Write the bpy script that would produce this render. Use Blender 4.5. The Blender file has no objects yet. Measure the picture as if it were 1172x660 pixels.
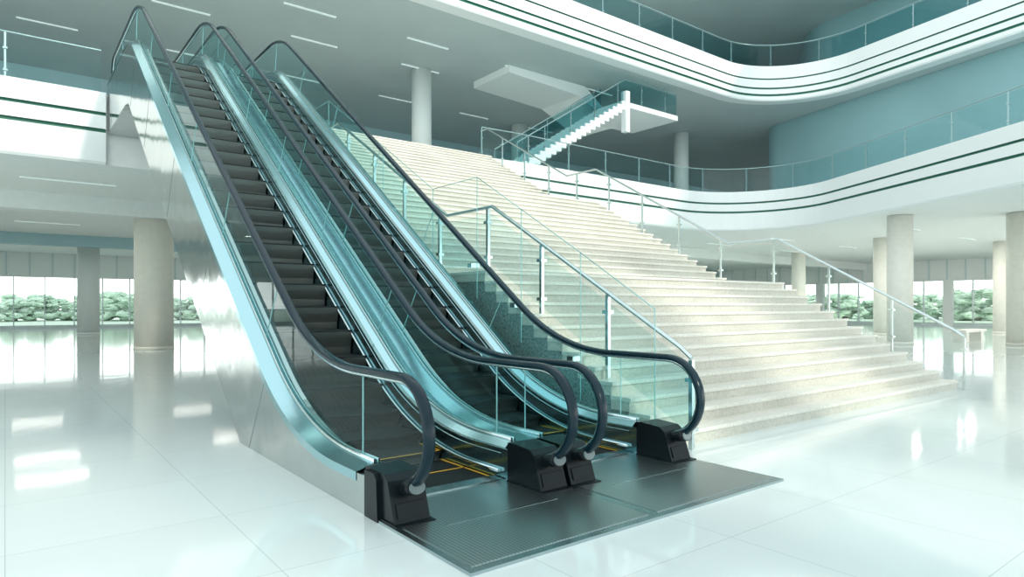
import bpy, bmesh, math, random
from mathutils import Vector, Matrix
random.seed(4)
S = bpy.context.scene
COL = S.collection

# ---------------------------------------------------------------- materials
def nm(name):
    m = bpy.data.materials.new(name); m.use_nodes = True
    nt = m.node_tree
    return m, nt, nt.nodes.get('Principled BSDF'), nt.nodes.get('Material Output')

def plain(name, col, rough=.5, metal=0., spec=.5, noise=0., nscale=6., emit=0.):
    m, nt, b, o = nm(name)
    b.inputs['Base Color'].default_value = (*col, 1)
    b.inputs['Roughness'].default_value = rough
    b.inputs['Metallic'].default_value = metal
    b.inputs['Specular IOR Level'].default_value = spec
    if emit:
        b.inputs['Emission Color'].default_value = (*col, 1)
        b.inputs['Emission Strength'].default_value = emit
    if noise:
        tc = nt.nodes.new('ShaderNodeTexCoord'); n = nt.nodes.new('ShaderNodeTexNoise')
        n.inputs['Scale'].default_value = nscale; n.inputs['Detail'].default_value = 4
        r = nt.nodes.new('ShaderNodeValToRGB')
        r.color_ramp.elements[0].position = .3; r.color_ramp.elements[1].position = .7
        r.color_ramp.elements[0].color = (*[c*(1-noise) for c in col], 1)
        r.color_ramp.elements[1].color = (*[min(1, c*(1+noise)) for c in col], 1)
        nt.links.new(tc.outputs['Object'], n.inputs['Vector'])
        nt.links.new(n.outputs['Fac'], r.inputs['Fac'])
        nt.links.new(r.outputs['Color'], b.inputs['Base Color'])
    return m

def stripes(name, c1, c2, axis, scale, rough=.3, metal=.8, bump=.4, spec=.5):
    m, nt, b, o = nm(name)
    tc = nt.nodes.new('ShaderNodeTexCoord')
    w = nt.nodes.new('ShaderNodeTexWave'); w.wave_type = 'BANDS'; w.bands_direction = axis
    w.inputs['Scale'].default_value = scale
    mx = nt.nodes.new('ShaderNodeMixRGB')
    mx.inputs[1].default_value = (*c1, 1); mx.inputs[2].default_value = (*c2, 1)
    nt.links.new(tc.outputs['Object'], w.inputs['Vector'])
    nt.links.new(w.outputs['Fac'], mx.inputs[0])
    nt.links.new(mx.outputs[0], b.inputs['Base Color'])
    if bump:
        bp = nt.nodes.new('ShaderNodeBump'); bp.inputs['Strength'].default_value = bump; bp.inputs['Distance'].default_value = .01
        nt.links.new(w.outputs['Fac'], bp.inputs['Height']); nt.links.new(bp.outputs['Normal'], b.inputs['Normal'])
    b.inputs['Roughness'].default_value = rough; b.inputs['Metallic'].default_value = metal
    b.inputs['Specular IOR Level'].default_value = spec
    return m

def glass(name, tint, refl=.8, base=0.04):
    m, nt, b, o = nm(name)
    nt.nodes.remove(b)
    t = nt.nodes.new('ShaderNodeBsdfTransparent'); t.inputs[0].default_value = (*tint, 1)
    g = nt.nodes.new('ShaderNodeBsdfGlossy'); g.inputs['Color'].default_value = (.9, 1, 1, 1); g.inputs['Roughness'].default_value = .01
    f = nt.nodes.new('ShaderNodeLayerWeight'); f.inputs['Blend'].default_value = .5
    pw = nt.nodes.new('ShaderNodeMath'); pw.operation = 'POWER'; pw.inputs[1].default_value = 4.5
    mu = nt.nodes.new('ShaderNodeMath'); mu.operation = 'MULTIPLY_ADD'; mu.inputs[1].default_value = refl; mu.inputs[2].default_value = base
    mx = nt.nodes.new('ShaderNodeMixShader')
    nt.links.new(f.outputs['Facing'], pw.inputs[0]); nt.links.new(pw.outputs[0], mu.inputs[0]); nt.links.new(mu.outputs[0], mx.inputs[0])
    nt.links.new(t.outputs[0], mx.inputs[1]); nt.links.new(g.outputs[0], mx.inputs[2])
    nt.links.new(mx.outputs[0], o.inputs['Surface'])
    return m

def floor_mat():
    m, nt, b, o = nm('polished_tile')
    tc = nt.nodes.new('ShaderNodeTexCoord')
    br = nt.nodes.new('ShaderNodeTexBrick')
    br.offset = 0; br.squash = 1
    br.inputs['Scale'].default_value = 1
    br.inputs['Brick Width'].default_value = 1.2; br.inputs['Row Height'].default_value = 1.2
    br.inputs['Mortar Size'].default_value = .0022; br.inputs['Mortar Smooth'].default_value = .1
    br.inputs['Color1'].default_value = (.74, .82, .815, 1); br.inputs['Color2'].default_value = (.76, .84, .835, 1)
    br.inputs['Mortar'].default_value = (.46, .55, .55, 1)
    nt.links.new(tc.outputs['Object'], br.inputs['Vector'])
    nt.links.new(br.outputs['Color'], b.inputs['Base Color'])
    n = nt.nodes.new('ShaderNodeTexNoise'); n.inputs['Scale'].default_value = 1.2
    nt.links.new(tc.outputs['Object'], n.inputs['Vector'])
    bp = nt.nodes.new('ShaderNodeBump'); bp.inputs['Strength'].default_value = .05; bp.inputs['Distance'].default_value = .05
    nt.links.new(n.outputs['Fac'], bp.inputs['Height']); nt.links.new(bp.outputs['Normal'], b.inputs['Normal'])
    b.inputs['Roughness'].default_value = .07
    b.inputs['Specular IOR Level'].default_value = .8
    return m

def granite(name, base, dark, spk):
    m, nt, b, o = nm(name)
    tc = nt.nodes.new('ShaderNodeTexCoord')
    n = nt.nodes.new('ShaderNodeTexNoise'); n.inputs['Scale'].default_value = spk; n.inputs['Detail'].default_value = 6; n.inputs['Roughness'].default_value = .75
    r = nt.nodes.new('ShaderNodeValToRGB')
    r.color_ramp.elements[0].position = .36; r.color_ramp.elements[1].position = .56
    r.color_ramp.elements[0].color = (*dark, 1); r.color_ramp.elements[1].color = (*base, 1)
    n2 = nt.nodes.new('ShaderNodeTexNoise'); n2.inputs['Scale'].default_value = 1.1
    mx = nt.nodes.new('ShaderNodeMixRGB'); mx.blend_type = 'MULTIPLY'
    r2 = nt.nodes.new('ShaderNodeValToRGB')
    r2.color_ramp.elements[0].position = .35; r2.color_ramp.elements[0].color = (.91, .91, .90, 1)
    r2.color_ramp.elements[1].position = .6; r2.color_ramp.elements[1].color = (1, 1, 1, 1)
    mx.inputs[0].default_value = 1
    nt.links.new(tc.outputs['Object'], n.inputs['Vector']); nt.links.new(tc.outputs['Object'], n2.inputs['Vector'])
    nt.links.new(n.outputs['Fac'], r.inputs['Fac']); nt.links.new(n2.outputs['Fac'], r2.inputs['Fac'])
    nt.links.new(r.outputs['Color'], mx.inputs[1]); nt.links.new(r2.outputs['Color'], mx.inputs[2])
    nt.links.new(mx.outputs[0], b.inputs['Base Color'])
    b.inputs['Roughness'].default_value = .3
    return m

def brushed(name, col, rough, metal=1., bump=.3, sc=(1, 1.2, .5)):
    m, nt, b, o = nm(name)
    tc = nt.nodes.new('ShaderNodeTexCoord'); mp = nt.nodes.new('ShaderNodeMapping')
    mp.inputs['Scale'].default_value = sc
    n = nt.nodes.new('ShaderNodeTexNoise'); n.inputs['Scale'].default_value = 1.6; n.inputs['Detail'].default_value = 3
    nt.links.new(tc.outputs['Object'], mp.inputs[0]); nt.links.new(mp.outputs[0], n.inputs['Vector'])
    bp = nt.nodes.new('ShaderNodeBump'); bp.inputs['Strength'].default_value = bump; bp.inputs['Distance'].default_value = .05
    nt.links.new(n.outputs['Fac'], bp.inputs['Height']); nt.links.new(bp.outputs['Normal'], b.inputs['Normal'])
    b.inputs['Base Color'].default_value = (*col, 1); b.inputs['Roughness'].default_value = rough; b.inputs['Metallic'].default_value = metal
    return m

M_floor = floor_mat()
M_white = plain('white_fascia_paint', (.86, .91, .91), .4)
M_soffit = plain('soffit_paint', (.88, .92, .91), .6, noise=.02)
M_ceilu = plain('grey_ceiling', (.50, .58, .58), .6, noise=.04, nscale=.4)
M_teal = plain('teal_wall_paint', (.26, .45, .48), .5, noise=.06, nscale=.3)
M_tealb = plain('blue_soffit', (.38, .57, .62), .5)
M_groove = plain('groove_green', (.03, .19, .13), .5)
M_clad = brushed('brushed_steel_cladding', (.56, .585, .575), .15, 1., .5, (1, .9, .5))
M_deck = brushed('teal_steel_deck', (.44, .68, .73), .16, 1., .07)
M_skirt = brushed('skirt_steel', (.34, .56, .61), .18, 1., .08)
M_rubber = plain('handrail_rubber', (.003, .020, .032), .2, spec=.3)
M_black = plain('newel_black', (.006, .010, .013), .25, spec=.25)
M_chrome = plain('stainless_steel', (.66, .74, .75), .18, 1.)
M_edge = plain('glass_edge_green', (.30, .56, .57), .2)
M_seam = plain('seam_dark', (.16, .21, .22), .4)
M_tread = stripes('grooved_tread', (.004, .006, .007), (.022, .027, .029), 'X', 28, .5, 0, .4, .22)
M_riser = stripes('grooved_riser', (.03, .035, .035), (.30, .30, .28), 'X', 28, .32, .85)
M_plate = stripes('ribbed_plate', (.34, .39, .40), (.58, .64, .64), 'X', 12, .28, 1., 0)
M_platef = brushed('plate_frame', (.42, .51, .53), .25, 1., .1)
M_yellow = plain('demarcation_yellow', (.85, .46, .04), .5)
M_glassE = glass('escalator_glass', (.66, .86, .87), .6, .02)
M_glass = glass('railing_glass', (.80, .92, .92), .5, .025)
M_glassC = glass('clear_glass', (.92, .97, .96), .5, .025)
M_glassT = glass('teal_glass', (.42, .68, .71), .5, .025)
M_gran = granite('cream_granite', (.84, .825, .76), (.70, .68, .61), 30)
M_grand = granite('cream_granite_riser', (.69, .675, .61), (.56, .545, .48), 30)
M_grans = granite('stair_side_granite', (.34, .42, .40), (.08, .10, .10), 30)
M_colw = plain('column_warm', (.82, .80, .72), .5, noise=.03)
M_colw2 = plain('column_light', (.88, .86, .79), .5, noise=.03)
M_colg = plain('column_grey', (.72, .78, .77), .5)
M_lamp = plain('lamp_strip', (.80, .90, .90), .5, emit=.2)
M_leaf = plain('foliage', (.74, .88, .76), .9, noise=.1, nscale=.8)
M_bark = plain('bark', (.5, .48, .42), .9)
M_grass = plain('grass', (.70, .82, .70), .9, noise=.08)
M_frame = plain('window_frame', (.66, .76, .77), .4)
M_dframe = plain('rail_steel_dark', (.30, .44, .46), .3, .6)
M_bench = plain('bench_stone', (.85, .85, .80), .4)

# ---------------------------------------------------------------- helpers
def empty(name):
    e = bpy.data.objects.new(name, None); COL.objects.link(e); return e

def obj(name, bm, mats, parent=None, smooth=False):
    me = bpy.data.meshes.new(name)
    bmesh.ops.recalc_face_normals(bm, faces=bm.faces[:]) if len(bm.faces) else None
    bm.to_mesh(me); bm.free()
    if not isinstance(mats, (list, tuple)): mats = [mats]
    for m in mats: me.materials.append(m)
    if smooth:
        for p in me.polygons: p.use_smooth = True
    o = bpy.data.objects.new(name, me); COL.objects.link(o)
    if parent: o.parent = parent
    return o

def addbox(bm, x0, x1, y0, y1, z0, z1, mi=0):
    v = [bm.verts.new(p) for p in ((x0,y0,z0),(x1,y0,z0),(x1,y1,z0),(x0,y1,z0),(x0,y0,z1),(x1,y0,z1),(x1,y1,z1),(x0,y1,z1))]
    for f in ((0,3,2,1),(4,5,6,7),(0,1,5,4),(1,2,6,5),(2,3,7,6),(3,0,4,7)):
        fc = bm.faces.new([v[i] for i in f]); fc.material_index = mi

def box(name, x0, x1, y0, y1, z0, z1, mat, parent=None):
    bm = bmesh.new(); addbox(bm, x0, x1, y0, y1, z0, z1); return obj(name, bm, mat, parent)

def addcyl(bm, c, r, h, n=24, mi=0):
    b0 = [bm.verts.new((c[0]+r*math.cos(2*math.pi*i/n), c[1]+r*math.sin(2*math.pi*i/n), c[2])) for i in range(n)]
    b1 = [bm.verts.new((v.co.x, v.co.y, c[2]+h)) for v in b0]
    for i in range(n):
        f = bm.faces.new((b0[i], b0[(i+1)%n], b1[(i+1)%n], b1[i])); f.smooth = True; f.material_index = mi
    bm.faces.new(b0).material_index = mi; bm.faces.new(b1).material_index = mi

def prism_yz(bm, pts, x0, x1, mi_side=0, mi_a=0, mi_b=0):
    a = [bm.verts.new((x0, p[0], p[1])) for p in pts]
    b = [bm.verts.new((x1, p[0], p[1])) for p in pts]
    n = len(pts)
    bm.faces.new(a).material_index = mi_a
    bm.faces.new(list(reversed(b))).material_index = mi_b
    for i in range(n):
        bm.faces.new((a[i], b[i], b[(i+1)%n], a[(i+1)%n])).material_index = mi_side

def fillet(pts, R, n=10):
    out = [Vector(pts[0])]
    for i in range(1, len(pts)-1):
        p = Vector(pts[i]); a = (Vector(pts[i-1])-p).normalized(); b = (Vector(pts[i+1])-p).normalized()
        r = R[i-1] if isinstance(R, (list, tuple)) else R
        ang = a.angle(b)
        if abs(ang-math.pi) < 1e-3: out.append(p); continue
        t = r/math.tan(ang/2); cdir = (a+b).normalized(); c = p+cdir*(r/math.sin(ang/2))
        vs = p+a*t-c; ve = p+b*t-c
        tot = vs.angle(ve)
        for k in range(n+1):
            th = tot*k/n
            out.append(c+(vs*math.sin(tot-th)+ve*math.sin(th))/math.sin(tot))
    out.append(Vector(pts[-1]))
    return out

def tangents(path):
    T = []
    for i in range(len(path)):
        a = path[max(0, i-1)]; b = path[min(len(path)-1, i+1)]
        T.append((b-a).normalized())
    return T

def offs(path, d):   # +d : to the left of travel
    T = tangents(path)
    return [p+Vector((-t.y, t.x))*d for p, t in zip(path, T)]

def densify(path, step):
    out = [path[0]]
    for a, b in zip(path[:-1], path[1:]):
        L = (b-a).length; n = max(1, int(math.ceil(L/step)))
        for k in range(1, n+1): out.append(a.lerp(b, k/n))
    return out

def sweep_yz(bm, path, X, sec, mi=0):
    T = tangents(path); rings = []
    for p, t in zip(path, T):
        nrm = Vector((-t.y, t.x))
        rings.append([bm.verts.new((X+s[0], p.x+nrm.x*s[1], p.y+nrm.y*s[1])) for s in sec])
    m = len(sec)
    for i in range(len(rings)-1):
        for j in range(m):
            f = bm.faces.new((rings[i][j], rings[i][(j+1)%m], rings[i+1][(j+1)%m], rings[i+1][j])); f.smooth = True; f.material_index = mi
    bm.faces.new(rings[0]).material_index = mi; bm.faces.new(rings[-1]).material_index = mi

def ribbon(bm, A, xa, B, xb, mi=0):
    va = [bm.verts.new((xa, p.x, p.y)) for p in A]; vb = [bm.verts.new((xb, p.x, p.y)) for p in B]
    for i in range(len(A)-1):
        f = bm.faces.new((va[i], va[i+1], vb[i+1], vb[i])); f.material_index = mi; f.smooth = True

def tube(name, pts, r, mat, parent=None):
    cu = bpy.data.curves.new(name, 'CURVE'); cu.dimensions = '3D'; cu.bevel_depth = r; cu.bevel_resolution = 3; cu.use_fill_caps = True
    sp = cu.splines.new('POLY'); sp.points.add(len(pts)-1)
    for q, p in zip(sp.points, pts): q.co = (*p, 1)
    cu.materials.append(mat)
    o = bpy.data.objects.new(name, cu); COL.objects.link(o)
    if parent: o.parent = parent
    return o

# ---------------------------------------------------------------- escalator
RISE = 6.6
BASE = densify(fillet([(3.97, .97), (5.5, .97), (14.93, .97+RISE), (18.6, .97+RISE)], 2.5, 14), .5)
def arc(cy, cz, r, a0, a1, n=18):
    return [Vector((cy+r*math.cos(math.radians(a0+(a1-a0)*k/n)), cz+r*math.sin(math.radians(a0+(a1-a0)*k/n)))) for k in range(n+1)]
RAILPATH = arc(3.97, .60, .37, -82, -270)[:-1] + BASE + arc(18.6, .60+RISE, .37, 90, -82)[1:]

def interp(path, y):
    for a, b in zip(path[:-1], path[1:]):
        if a.x <= y <= b.x: return a.y+(b.y-a.y)*(y-a.x)/max(1e-6, b.x-a.x)
    return path[0].y if y < path[0].x else path[-1].y

def escalator(cx):
    E = empty('escalator')
    W = .7825; G = .625; K = .5
    top = offs(BASE, -.70)
    def cut(o): return [p for p, b in zip(o, BASE) if b.x > 4.1]
    for s, nmn in ((-1, 'side_left'), (1, 'side_right')):
        bm = bmesh.new()
        pts = [Vector((4.02, .27))]+[p for p in top if p.x > 4.03]
        pts = pts + [Vector((18.6, 5.62)), Vector((15.6, 5.62)), Vector((15.2, 5.55)), Vector((7.25, 0.0)), Vector((4.02, 0.0))]
        xo, xi = cx+s*W, cx+s*K
        if s < 0: prism_yz(bm, pts, xo, xi, 0, 0, 1)
        else: prism_yz(bm, pts, xi, xo, 0, 1, 0)
        obj(nmn, bm, [M_clad, M_skirt], E)
        bm = bmesh.new()
        o1, o2, o4, o5, o6 = [cut(offs(BASE, -d)) for d in (.695, .655, .74, .78, .76)]
        ribbon(bm, o1, cx+s*(W+.004), o2, cx+s*(G+.03))
        ribbon(bm, o2, cx+s*(G+.03), o2, cx+s*(G-.03))
        ribbon(bm, o2, cx+s*(G-.03), o4, cx+s*(K-.004))
        ribbon(bm, o4, cx+s*(K-.004), o5, cx+s*(K-.004))
        ribbon(bm, o1, cx+s*(W+.004), o6, cx+s*(W+.004))
        obj('deck', bm, M_deck, E, False)
        bm = bmesh.new()
        for q in (.018, -.018):
            sweep_yz(bm, cut(offs(BASE, -.645)), cx+s*(G+q), [(-.006, -.02), (.006, -.02), (.006, .02), (-.006, .02)])
        obj('glass_clamp', bm, M_chrome, E)
        bm = bmesh.new()
        sec = [(.042*math.copysign(abs(math.cos(a))**.7, math.cos(a)), .027*math.copysign(abs(math.sin(a))**.8, math.sin(a))) for a in [2*math.pi*k/14 for k in range(14)]]
        sweep_yz(bm, RAILPATH, cx+s*G, sec)
        obj('handrail', bm, M_rubber, E)
        bm = bmesh.new()
        sweep_yz(bm, offs(RAILPATH, -.033), cx+s*G, [(-.014, -.012), (.014, -.012), (.014, .012), (-.014, .012)])
        obj('handrail_guide', bm, M_chrome, E)
        bm = bmesh.new()
        up = arc(3.97, .60, .335, -88, -270)[:-1]+offs(BASE, -.035)+arc(18.6, .60+RISE, .335, 90, -88)[1:]
        lo = list(reversed(offs(BASE, -.66)))
        bm.faces.new([bm.verts.new((cx+s*G, p.x, p.y)) for p in up+lo])
        obj('glass_panel', bm, M_glassE, E)
        bm = bmesh.new()
        acc = .0; nxt = .6
        for i in range(1, len(BASE)):
            L = (BASE[i]-BASE[i-1]).length
            while acc+L >= nxt:
                f = (nxt-acc)/L; p = BASE[i-1].lerp(BASE[i], f); t = (BASE[i]-BASE[i-1]).normalized(); n_ = Vector((-t.y, t.x))
                q = [p+n_*-.035-t*.003, p+n_*-.035+t*.003, p+n_*-.65+t*.003, p+n_*-.65-t*.003]
                prism_yz(bm, q, cx+s*G-.005, cx+s*G+.005)
                nxt += 2.1
            acc += L
        obj('glass_joints', bm, M_edge, E)
        # newel box closes the whole deck end
        bm = bmesh.new()
        x0, x1 = cx+s*G-.135, cx+s*G+.135
        prism_yz(bm, [(3.80, .0), (3.82, .04), (3.91, .29), (3.96, .325), (4.20, .34), (4.24, .335), (4.24, 0)], x0, x1)
        prism_yz(bm, [(4.0, 0), (4.02, .28), (4.06, .318), (4.20, .318), (4.20, 0)], cx+s*(K-.006), cx+s*(W+.006))
        prism_yz(bm, [(3.76, .0), (3.76, .03), (4.24, .03), (4.24, 0)], x0-.012, x1+.012)
        prism_yz(bm, [(3.90, .06), (3.815, .06), (3.85, .15), (3.90, .15)], x0+.03, x1-.03)
        sweep_yz(bm, [Vector((3.76, .262)), Vector((3.80, .252)), Vector((3.90, .235)), Vector((4.0, .232))], cx+s*G, [(.068*math.cos(a), .05*math.sin(a)) for a in [2*math.pi*k/16 for k in range(16)]])
        obj('newel_box', bm, M_black, E)
        bm = bmesh.new()
        sweep_yz(bm, [Vector((3.745, .265)), Vector((3.765, .262))], cx+s*G, [(.058*math.cos(a), .042*math.sin(a)) for a in [2*math.pi*k/16 for k in range(16)]])
        obj('inlet_ring', bm, M_seam, E)
        pth = [p for p in offs(BASE, -.88) if 4.3 < p.x < 15.8]
        bm = bmesh.new(); sweep_yz(bm, pth, cx+s*(K-.02), [(-.015, -.012), (.015, -.012), (.015, .012), (-.015, .012)])
        obj('skirt_deflector', bm, M_chrome, E)
    bm = bmesh.new()
    n_ = Vector((-.573, .819)); t = Vector((.819, .573))
    for yy in (6.4, 8.5, 10.6, 12.7, 14.3):
        zt = .28+.7*(yy-5.72); p = Vector((yy, zt))
        q0 = p-n_*.03; q1 = p-n_*1.06
        if q1.y < .01:
            k = (q0.y-.005)/(q0.y-q1.y); q1 = q0.lerp(q1, k)
        prism_yz(bm, [q0-t*.004, q0+t*.004, q1+t*.004, q1-t*.004], cx-W-.002, cx-W+.002)
    obj('cladding_seams', bm, M_seam, E)
    bm = bmesh.new()
    prism_yz(bm, [(7.25, 0), (15.2, 5.55), (15.6, 5.62), (18.6, 5.62), (18.6, 5.72), (15.5, 5.72), (15.1, 5.63), (7.1, .03)], cx-K, cx+K)
    obj('truss_soffit', bm, M_clad, E)
    stepline = offs(BASE, -.955)
    bm = bmesh.new()
    def h(yy): return max(.012, interp(stepline, yy+.2))
    for i in range(33):
        y0 = 4.45+.4*i; z1 = h(y0) if i < 30 else h(4.45+.4*29)
        if i < 2: z1 = .014
        z0 = .0 if i == 0 else h(4.45+.4*(i-1))
        if z1-z0 > .03:
            hh = z1-z0
            prof = [(y0+.06, z0-.05), (y0+.045, z0+hh*.3), (y0+.015, z0+hh*.7), (y0, z1-.02), (y0+.002, z1), (y0+.42, z1), (y0+.42, z0-.05)]
            a = [bm.verts.new((cx-.485, p[0], p[1])) for p in prof]; b = [bm.verts.new((cx+.485, p[0], p[1])) for p in prof]
            for k in range(len(prof)-1):
                f = bm.faces.new((a[k], b[k], b[k+1], a[k+1])); f.material_index = 1 if k < 3 else 0
        else:
            addbox(bm, cx-.485, cx+.485, y0+.003, y0+.397, z1-.01, z1, 0)
    obj('steps', bm, [M_tread, M_riser], E)
    bm = bmesh.new()
    for i in range(0, 3):
        y0 = 4.45+.4*i; z = h(y0)+.003 if i > 1 else .017
        addbox(bm, cx-.485, cx+.485, y0, y0+.02, z, z+.002)
        addbox(bm, cx-.485, cx-.46, y0, y0+.39, z, z+.002)
        addbox(bm, cx+.46, cx+.485, y0, y0+.39, z, z+.002)
    obj('demarcation_lines', bm, M_yellow, E)
    bm = bmesh.new()
    addbox(bm, cx-W+.05, cx+W-.05, 2.97, 4.30, .0, .022, 0)
    addbox(bm, cx-W, cx+W, 2.90, 2.97, 0, .018, 1)
    addbox(bm, cx-W, cx-W+.05, 2.97, 4.0, 0, .018, 1); addbox(bm, cx+W-.05, cx+W, 2.97, 4.0, 0, .018, 1)
    addbox(bm, cx-.485, cx+.485, 3.62, 3.635, .0225, .024, 1)
    addbox(bm, cx-.485, cx+.485, 4.30, 4.44, .0, .03, 1)
    obj('landing_plate', bm, [M_plate, M_platef], E)
    bm = bmesh.new()
    addbox(bm, cx-K, cx+K, 16.4, 18.6, RISE-.05, RISE+.01)
    obj('upper_landing_plate', bm, M_plate, E)
    return E

escalator(2.7525); escalator(4.3175)

# ---------------------------------------------------------------- grand staircase
XL, XR = 5.35, 13.2
ST = empty('granite_staircase')
bmT = bmesh.new()
y, z = 4.25, 0.
prof = [(y+.02, 0.)]
flights = (13, 16, 15)
for fi, nfl in enumerate(flights):
    for k in range(nfl):
        tr = .27
        if k == nfl-1: tr += 1.15 if fi < 2 else .3
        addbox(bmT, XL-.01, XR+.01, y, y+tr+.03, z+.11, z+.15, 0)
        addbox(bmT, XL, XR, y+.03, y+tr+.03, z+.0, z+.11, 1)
        prof.append((y+.04, z+.0)); prof.append((y+.04, z+.105))
        z += .15; y += tr
ytop = y
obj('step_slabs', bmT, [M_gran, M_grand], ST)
bm = bmesh.new()
prism_yz(bm, prof[1:]+[(ytop, 6.44), (ytop, 4.9), (11.5, 0.0)], XL+.015, XR-.015)
obj('stair_body', bm, M_grans, ST)
nose = [(4.12, .0), (4.25, .1), (7.55, 1.95), (8.75, 1.95), (13.0, 4.35), (14.2, 4.35), (18.2, 6.6), (18.55, 6.6)]

def railing(name, P, height=.92, mats=(M_glass, M_chrome), spacing=1.4, gl=(.10, .82), post=.022, rail=.026, parent=None):
    E = parent or empty(name)
    P = [Vector(p) for p in P]
    bm = bmesh.new()
    for a, b in zip(P[:-1], P[1:]):
        v = [bm.verts.new(q) for q in (a+Vector((0,0,gl[0])), b+Vector((0,0,gl[0])), b+Vector((0,0,gl[1])), a+Vector((0,0,gl[1])))]
        bm.faces.new(v)
    obj('glass', bm, mats[0], E)
    tube('top_rail', [p+Vector((0,0,height)) for p in P], rail, mats[1], E)
    bm = bmesh.new(); acc = 0; nxt = 0
    for a, b in zip(P[:-1], P[1:]):
        L = (b-a).length
        while nxt <= acc+L+1e-4:
            p = a.lerp(b, (nxt-acc)/L)
            addbox(bm, p.x-post, p.x+post, p.y-post, p.y+post, p.z-.08, p.z+height-.02)
            for hz in (.2, .7): addbox(bm, p.x-post-.025, p.x+post+.025, p.y-post-.025, p.y+post+.025, p.z+hz-.02, p.z+hz+.02)
            nxt += spacing
        acc += L
    obj('posts', bm, mats[1], E)
    return E

railing('glass_railing', [(5.5, a, b) for a, b in nose], spacing=1.35)
railing('glass_railing', [(13.05, a, b-.0) for a, b in nose], spacing=1.35, mats=(M_glassC, M_chrome), post=.018)
E = empty('safety_glass_screen')
bm = bmesh.new()
seg = [(4.4, .1), (5.5, .75), (6.6, 1.38), (7.6, 1.95), (8.8, 1.95), (10.5, 2.95), (12.96, 4.35), (14.2, 4.35), (18.2, 6.6)]
for (a, b), (c, d) in zip(seg[:-1], seg[1:]):
    g = .006
    v = [bm.verts.new(q) for q in ((5.27, a+g, b), (5.27, c-g, d), (5.27, c-g, d+1.32), (5.27, a+g, b+1.32))]
    bm.faces.new(v)
obj('glass', bm, M_glassC, E)
bm = bmesh.new()
for (a, b) in seg:
    addbox(bm, 5.265, 5.275, a-.003, a+.003, max(0, b-.4), b+1.32)
for (a, b), (c, d) in zip(seg[:-1], seg[1:]):
    sweep_yz(bm, [Vector((a, b+1.32)), Vector((c, d+1.32))], 5.27, [(-.005, -.004), (.005, -.004), (.005, .004), (-.005, .004)])
obj('glass_edges', bm, M_edge, E)
bm = bmesh.new()
for (a, b) in seg[:-1]:
    addbox(bm, 5.24, 5.38, a+.1, a+.2, b+.05, b+.11)
obj('clamps', bm, M_chrome, E)

# ---------------------------------------------------------------- slabs
def plan_slab(name, edge, far, z0, z1, mt, mb):
    bm = bmesh.new()
    pts = [(p.x, p.y) for p in edge]+far
    a = [bm.verts.new((p[0], p[1], z0)) for p in pts]; b = [bm.verts.new((p[0], p[1], z1)) for p in pts]
    bm.faces.new(a).material_index = 1; bm.faces.new(b).material_index = 0
    for i in range(len(pts)):
        bm.faces.new((a[i], a[(i+1)%len(pts)], b[(i+1)%len(pts)], b[i])).material_index = 1
    return obj(name, bm, [mt, mb])

def fascia(name, edge, prof, dark, mats):
    bm = bmesh.new(); cols = []
    for d, zz in prof:
        cols.append([bm.verts.new((p.x, p.y, zz)) for p in offs(edge, d)])
    for j in range(len(prof)-1):
        for i in range(len(edge)-1):
            f = bm.faces.new((cols[j][i], cols[j][i+1], cols[j+1][i+1], cols[j+1][i]))
            f.material_index = 1 if j in dark else 0
    return obj(name, bm, mats)

def fprof(zt, zb, grooves):
    P = [(.5, zt), (0, zt)]; dark = []
    for (a, b) in grooves:
        P += [(0, a)]; dark += [len(P)-1, len(P), len(P)+1]
        P += [(.07, a), (.07, b), (0, b)]
    P += [(0, zb+.06), (.05, zb), (.6, zb)]
    return P, dark

edge2 = densify(fillet([(-30, 18.5), (29.4, 18.2), (22.4, 5.65), (15.0, -8)], [3.4, 4], 16), 3)
edge3 = densify(fillet([(-30, 18.6), (31.8, 18.4), (29.4, 7.4), (26.6, -5)], [3.6, 6], 16), 3)
P, D = fprof(6.6, 4.87, [(6.12, 6.04), (5.72, 5.63)])
e2R = [p for p in edge2 if p.x > 12.9 or p.y < 15]
eL = [Vector((-30, 18.5)), Vector((1.93, 18.5))]
fascia('fascia_trim_1', eL, P, D, [M_white, M_groove])
fascia('fascia_trim_2', [Vector((13.25, 18.42))]+[p for p in e2R if p.x > 13.3 or p.y < 15], P, D, [M_white, M_groove])
plan_slab('slab_level_two', offs(edge2, .3), [(15.2, -20), (70, -20), (70, 56), (-30, 56)], 4.88, 6.595, M_soffit, M_soffit)
P, D = fprof(13.2, 11.5, [(12.6, 12.53), (12.15, 12.06), (11.83, 11.72)])
fascia('fascia_trim_3', edge3, P, D, [M_white, M_groove])
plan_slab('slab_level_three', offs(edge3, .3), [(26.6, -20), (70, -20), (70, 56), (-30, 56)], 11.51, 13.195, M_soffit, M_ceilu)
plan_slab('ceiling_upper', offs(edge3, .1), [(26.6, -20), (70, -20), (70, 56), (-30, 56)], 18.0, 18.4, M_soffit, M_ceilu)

R2 = [(p.x, p.y, 6.6) for p in offs([Vector((13.1, 18.4))]+[p for p in e2R if p.x > 13.3 or p.y < 15], .25)]
railing('glass_railing', R2, height=1.08, gl=(.05, 1.02), spacing=2.0, mats=(M_glass, M_dframe), post=.02, rail=.02)
railing('glass_railing', [(-22, 18.75, 6.6), (1.85, 18.75, 6.6)], height=1.08, gl=(.05, 1.02), spacing=2.0, mats=(M_glass, M_dframe), post=.02, rail=.02)
R3 = [(p.x, p.y, 13.2) for p in offs(edge3, .25) if p.x > 0]
railing('glass_railing', R3, height=1.12, gl=(.05, 1.05), spacing=2.2, mats=(M_glassT, M_dframe), post=.02, rail=.025)

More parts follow.
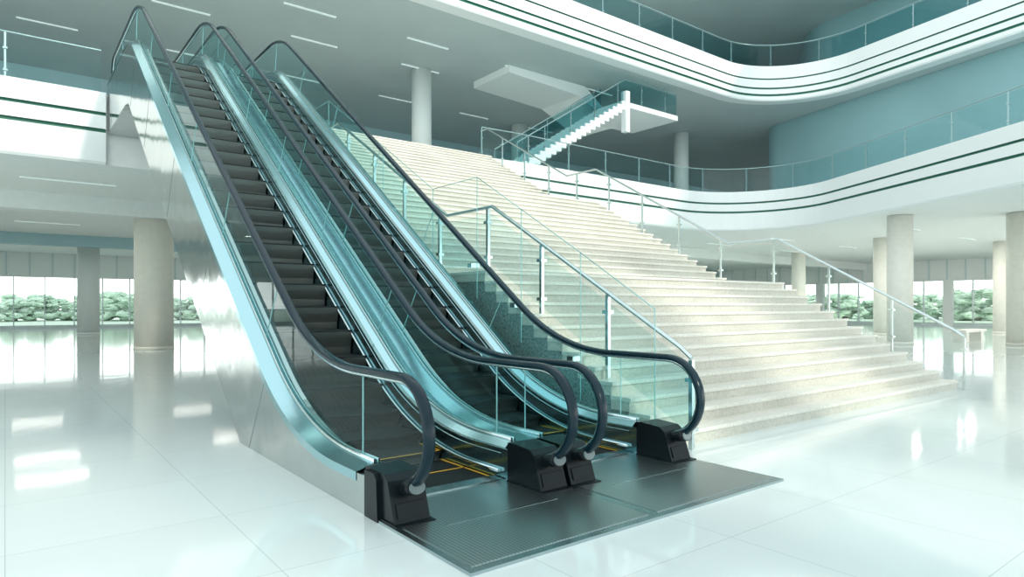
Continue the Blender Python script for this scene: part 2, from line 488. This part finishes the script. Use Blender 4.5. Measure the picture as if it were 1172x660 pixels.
# ---------------------------------------------------------------- walls
box('wall_back_upper', -30, 70, 34, 34.3, 6.6, 11.5, M_tealb)
box('wall_back_top', -30, 70, 27, 27.3, 13.2, 18, M_teal)
def wallpath(name, pts, z0, z1, mat, R=2.5, th=.25):
    p = densify(fillet(pts, R, 14), 3)
    q = offs(p, th); bm = bmesh.new()
    a = [[bm.verts.new((v.x, v.y, zz)) for v in L] for L, zz in ((p, z0), (p, z1), (q, z1), (q, z0))]
    for j in range(4):
        for i in range(len(p)-1):
            bm.faces.new((a[j][i], a[j][i+1], a[(j+1)%4][i+1], a[(j+1)%4][i]))
    bm.faces.new([a[k][0] for k in range(4)]); bm.faces.new([a[k][-1] for k in range(4)])
    return obj(name, bm, mat, None)
wallpath('wall_right_upper', [(40, 21.5), (34, 20.5), (30.6, 7.4), (27.6, -5)], 6.6, 11.5, M_teal, [1.5, 6])
wallpath('wall_right_top', [(48, 27), (38, 20), (36, 7.4), (33, -5)], 13.2, 18, M_teal, [3, 6])

def window_wall(name, axis, const, a0, a1, wn, top=3.3, zc=4.87):
    bm = bmesh.new()
    def B(u0, u1, v0, v1, z0, z1, mi):
        if axis == 'x': addbox(bm, u0, u1, const+v0, const+v1, z0, z1, mi)
        else: addbox(bm, const+v0, const+v1, u0, u1, z0, z1, mi)
    B(a0, a1, 0, .3, top, zc, 0)
    B(a0, a1, 0, .3, 0, .2, 1)
    u = a0; i = 0
    while u < a1:
        B(u, u+.06, -.05, .2, .2, top, 1)
        if i % 6 == 0: B(u-.3, u+.3, -.1, .3, 0, top, 0)
        u += 1.6; i += 1
    u = a0
    while u < a1:
        B(u, u+.1, -.06, 0, top+.1, zc, 1); u += 1.2
    B(a0, a1, -.04, .04, 1.15, 1.21, 1)
    obj(name, bm, [M_soffit, M_frame])
    bm = bmesh.new()
    if axis == 'x': v = ((a0, const+.15, .2), (a1, const+.15, .2), (a1, const+.15, top), (a0, const+.15, top))
    else: v = ((const+.15, a0, .2), (const+.15, a1, .2), (const+.15, a1, top), (const+.15, a0, top))
    bm.faces.new([bm.verts.new(q) for q in v])
    obj(wn, bm, M_glassC)
window_wall('wall_back', 'x', 52, -30, 55, 'window_1')
window_wall('wall_right', 'y', 55, -20, 52, 'window_2')
window_wall('reflection_wall_left', 'y', -22, -20, 52, 'reflection_window', 3.6, 5.6)  # unseen window wall, added to give the steel cladding structured reflections
# unseen piers and glazing, added behind the camera to split sunlight into floor bands
bm = bmesh.new()
for k in range(-6, 3):
    px = 6.1+k*5.0
    addbox(bm, px-1.2, px+1.2, -16.3, -16, 0, 17.5)
addbox(bm, -25, 17.5, -16.3, -16, 17.5, 18.2)
obj('sun_band_piers', bm, M_white)
bm = bmesh.new()
bm.faces.new([bm.verts.new(q) for q in ((-25, -16.15, 0), (17, -16.15, 0), (17, -16.15, 17.5), (-25, -16.15, 17.5))])
obj('sun_band_glazing', bm, M_glassC)
box('floor', -30, 55.3, -20, 52.3, -.2, 0, M_floor)
box('lawn_ground', -150, 260, 52.3, 260, -.4, -.05, M_grass)
box('lawn_ground', 55.3, 260, -150, 52.3, -.4, -.05, M_grass)
box('lawn_ground', -150, -30, -150, 52.3, -.4, -.05, M_grass)

box('ceiling_beam', -22, 55, 24.2, 24.9, 4.35, 4.88, M_soffit)
box('ceiling_beam', -22, 55, 38, 38.7, 4.35, 4.88, M_tealb)
bm = bmesh.new()
fills = []  # positions and power of the added fill lights
for yy in (21.6, 29, 33, 43):
    for k in range(-2, 6):
        addbox(bm, k*7.5+.3, k*7.5+2.5, yy, yy+.1, 4.85, 4.879)
        if yy > 22: fills.append((k*7.5+1.4, yy+.05, 28 if k < 3 else 85))
for yy in (0, 6, 12, 18, 24.5):
    for k in range(3):
        addbox(bm, 30.5+k*7, 32.7+k*7, yy, yy+.1, 4.85, 4.879); fills.append((31.6+k*7, yy+.05, 100))
obj('ceiling_light_strip', bm, M_lamp)
LE = empty('added_fill_lamps')  # fill lights added to brighten the deep interior under the slab
for i, (lx, ly, le) in enumerate(fills):
    ld = bpy.data.lights.new('added_fill_lamp', 'AREA'); ld.shape = 'RECTANGLE'; ld.size = 2.2; ld.size_y = .1
    ld.energy = le; ld.color = (1, .95, .86)
    lo = bpy.data.objects.new('added_fill_lamp', ld); COL.objects.link(lo); lo.location = (lx, ly, 4.84); lo.parent = LE
bm = bmesh.new()
for j, yy in enumerate((21.7, 24.2, 28.5)):
    for k in range(-3, 5): addbox(bm, 3.6+k*4.6+j*1.1-.9, 3.6+k*4.6+j*1.1+.9, yy, yy+.08, 11.47, 11.508)
obj('ceiling_light_strip', bm, M_lamp)

# ---------------------------------------------------------------- columns
def column(name, x, y, r, z0, z1, mat):
    bm = bmesh.new(); addcyl(bm, (x, y, z0), r, z1-z0, 40)
    addcyl(bm, (x, y, z0), r+.015, .1, 40)
    return obj(name, bm, mat)
column('round_column', 4.0, 25.0, .60, 0, 4.87, M_colw)
column('round_column', 26.9, 10.6, .44, 0, 4.87, M_colw2)
column('round_column', 29.6, 7.5, .48, 0, 4.87, M_colw)
column('round_column', 35.0, 14.6, .42, 0, 4.87, M_colw2)
column('round_column', 40.3, 21.9, .42, 0, 4.87, M_colw2)
column('round_column', 3.4, 40.0, .5, 0, 4.87, M_colg)
column('round_column', 42.0, 11.5, .42, 0, 4.87, M_colw2)
column('round_column', -10.0, 25.0, .60, 0, 4.87, M_colw)
column('round_column', 14.1, 24.5, .42, 6.6, 11.5, M_colg)
column('round_column', 31.2, 24.1, .42, 6.6, 11.5, M_colg)
column('round_column', 22.6, 28.5, .42, 6.6, 11.5, M_colg)

def bench(x, y):
    bm = bmesh.new()
    addbox(bm, x-1.2, x+1.2, y-.3, y+.3, .38, .48)
    addbox(bm, x-1.0, x-.7, y-.25, y+.25, 0, .38); addbox(bm, x+.7, x+1.0, y-.25, y+.25, 0, .38)
    obj('stone_bench', bm, M_bench)
bench(31.5, 9.8); bench(33.5, 8.3)

# ---------------------------------------------------------------- back stair (switchback)
B = empty('switchback_stair')
x0, z0, n, rs = 15.2, 6.6, 22, .165
def prism_xz(bm, pts, y0, y1):
    a = [bm.verts.new((p[0], y0, p[1])) for p in pts]; b = [bm.verts.new((p[0], y1, p[1])) for p in pts]
    m = len(pts); bm.faces.new(a); bm.faces.new(list(reversed(b)))
    for i in range(m): bm.faces.new((a[i], a[(i+1)%m], b[(i+1)%m], b[i]))
bm = bmesh.new()
prof = []
for k in range(n):
    prof += [(x0+k*.27, z0+k*rs), (x0+k*.27, z0+(k+1)*rs)]
xe = x0+n*.27; zl = z0+n*rs
prof += [(xe, zl), (24.6, zl), (24.6, zl-.22), (xe, zl-.22)]
for k in range(n-1, 0, -1):
    prof += [(x0+.27+k*.27, z0+k*rs-.2), (x0+k*.27, z0+k*rs-.2)]
prism_xz(bm, prof, 19.2, 20.8)
prism_xz(bm, [(xe, zl), (24.6, zl), (24.6, zl-.22), (xe, zl-.22)], 20.8, 22.0)
obj('lower_flight', bm, M_white, B)
bm = bmesh.new()
prism_xz(bm, [(23.0, zl-.05), (23.0, zl-.25), (20.6, 11.0), (16.6, 11.2), (16.6, 11.5), (21.0, 11.5)], 21.6, 24.2)
obj('upper_flight', bm, M_white, B)
box('pier', xe-.12, xe+.12, 19.12, 19.4, zl-1.3, zl+.45, M_white, B)
RM = (M_glassT, M_dframe)
railing('g', [(x0, 19.28, 6.6), (xe, 19.28, zl), (24.6, 19.28, zl)], height=1.0, gl=(.05, .95), spacing=1.6, mats=RM, parent=B, post=.015, rail=.022)
railing('g', [(x0, 20.72, 6.6), (xe, 20.72, zl)], height=1.0, gl=(.05, .95), spacing=1.6, mats=RM, parent=B, post=.015, rail=.022)

# ---------------------------------------------------------------- trees outside
def tree_mesh():
    bm = bmesh.new(); addcyl(bm, (0, 0, 0), .15, 2.0, 10, 1)
    for i in range(110):
        a = random.uniform(0, 6.28); rr = 2.4*math.sqrt(random.random()); zz = random.uniform(.2, 4.6)
        rr *= 1-.16*abs(zz-1.8)
        r = random.uniform(.2, .5)
        g = bmesh.ops.create_icosphere(bm, subdivisions=2, radius=r, matrix=Matrix.Translation((rr*math.cos(a), rr*math.sin(a), zz)))
        for v in g['verts']:
            v.co += Vector((random.uniform(-1, 1), random.uniform(-1, 1), random.uniform(-1, 1)))*.14
    me = bpy.data.meshes.new('tree'); bm.to_mesh(me); bm.free()
    me.materials.append(M_leaf); me.materials.append(M_bark)
    return me
tm = tree_mesh()
def tree(x, y, s):
    o = bpy.data.objects.new('tree', tm); COL.objects.link(o); o.location = (x, y, -.05); o.scale = (s*1.4, s*1.4, s*.6); o.rotation_euler[2] = random.uniform(0, 6)
for k in range(16): tree(-6+k*2.6+random.uniform(-1, 1), 74+random.uniform(-3, 8), random.uniform(.65, 1.1))
for k in range(18): tree(78+random.uniform(-3, 8), 8+k*2.6, random.uniform(.65, 1.1))

# ---------------------------------------------------------------- light
w = bpy.data.worlds.new('world'); S.world = w; w.use_nodes = True
nt = w.node_tree; bg = nt.nodes['Background']
tc = nt.nodes.new('ShaderNodeTexCoord'); sx = nt.nodes.new('ShaderNodeSeparateXYZ'); rp = nt.nodes.new('ShaderNodeValToRGB')
nt.links.new(tc.outputs['Generated'], sx.inputs[0]); nt.links.new(sx.outputs['Z'], rp.inputs['Fac']); nt.links.new(rp.outputs['Color'], bg.inputs['Color'])
el = rp.color_ramp.elements
el[0].position = 0; el[0].color = (1, 1, .97, 1)
el[1].position = .12; el[1].color = (.59, .60, .59, 1)
e = el.new(.35); e.color = (.31, .335, .34, 1)
e = el.new(.9); e.color = (.29, .322, .33, 1)
bg.inputs['Strength'].default_value = 4.0
sd = bpy.data.lights.new('sun', 'SUN'); sd.energy = 1.7; sd.color = (1, .92, .78); sd.angle = math.radians(2.5)
so = bpy.data.objects.new('sun', sd); COL.objects.link(so)
so.rotation_euler = Vector((-.15, .85, -.50)).to_track_quat('-Z', 'Y').to_euler()

# ---------------------------------------------------------------- camera
cd = bpy.data.cameras.new('camera'); cam = bpy.data.objects.new('camera', cd); COL.objects.link(cam)
cam.location = (0, 0, 1.45)
cam.rotation_euler = (math.radians(90), 0, -math.radians(37.8))
cd.sensor_width = 36; cd.lens = 748/1172*36
cd.shift_y = 20/1172
cd.clip_end = 500
S.camera = cam
S.view_settings.view_transform = 'Standard'
S.view_settings.look = 'None'
S.view_settings.exposure = 0
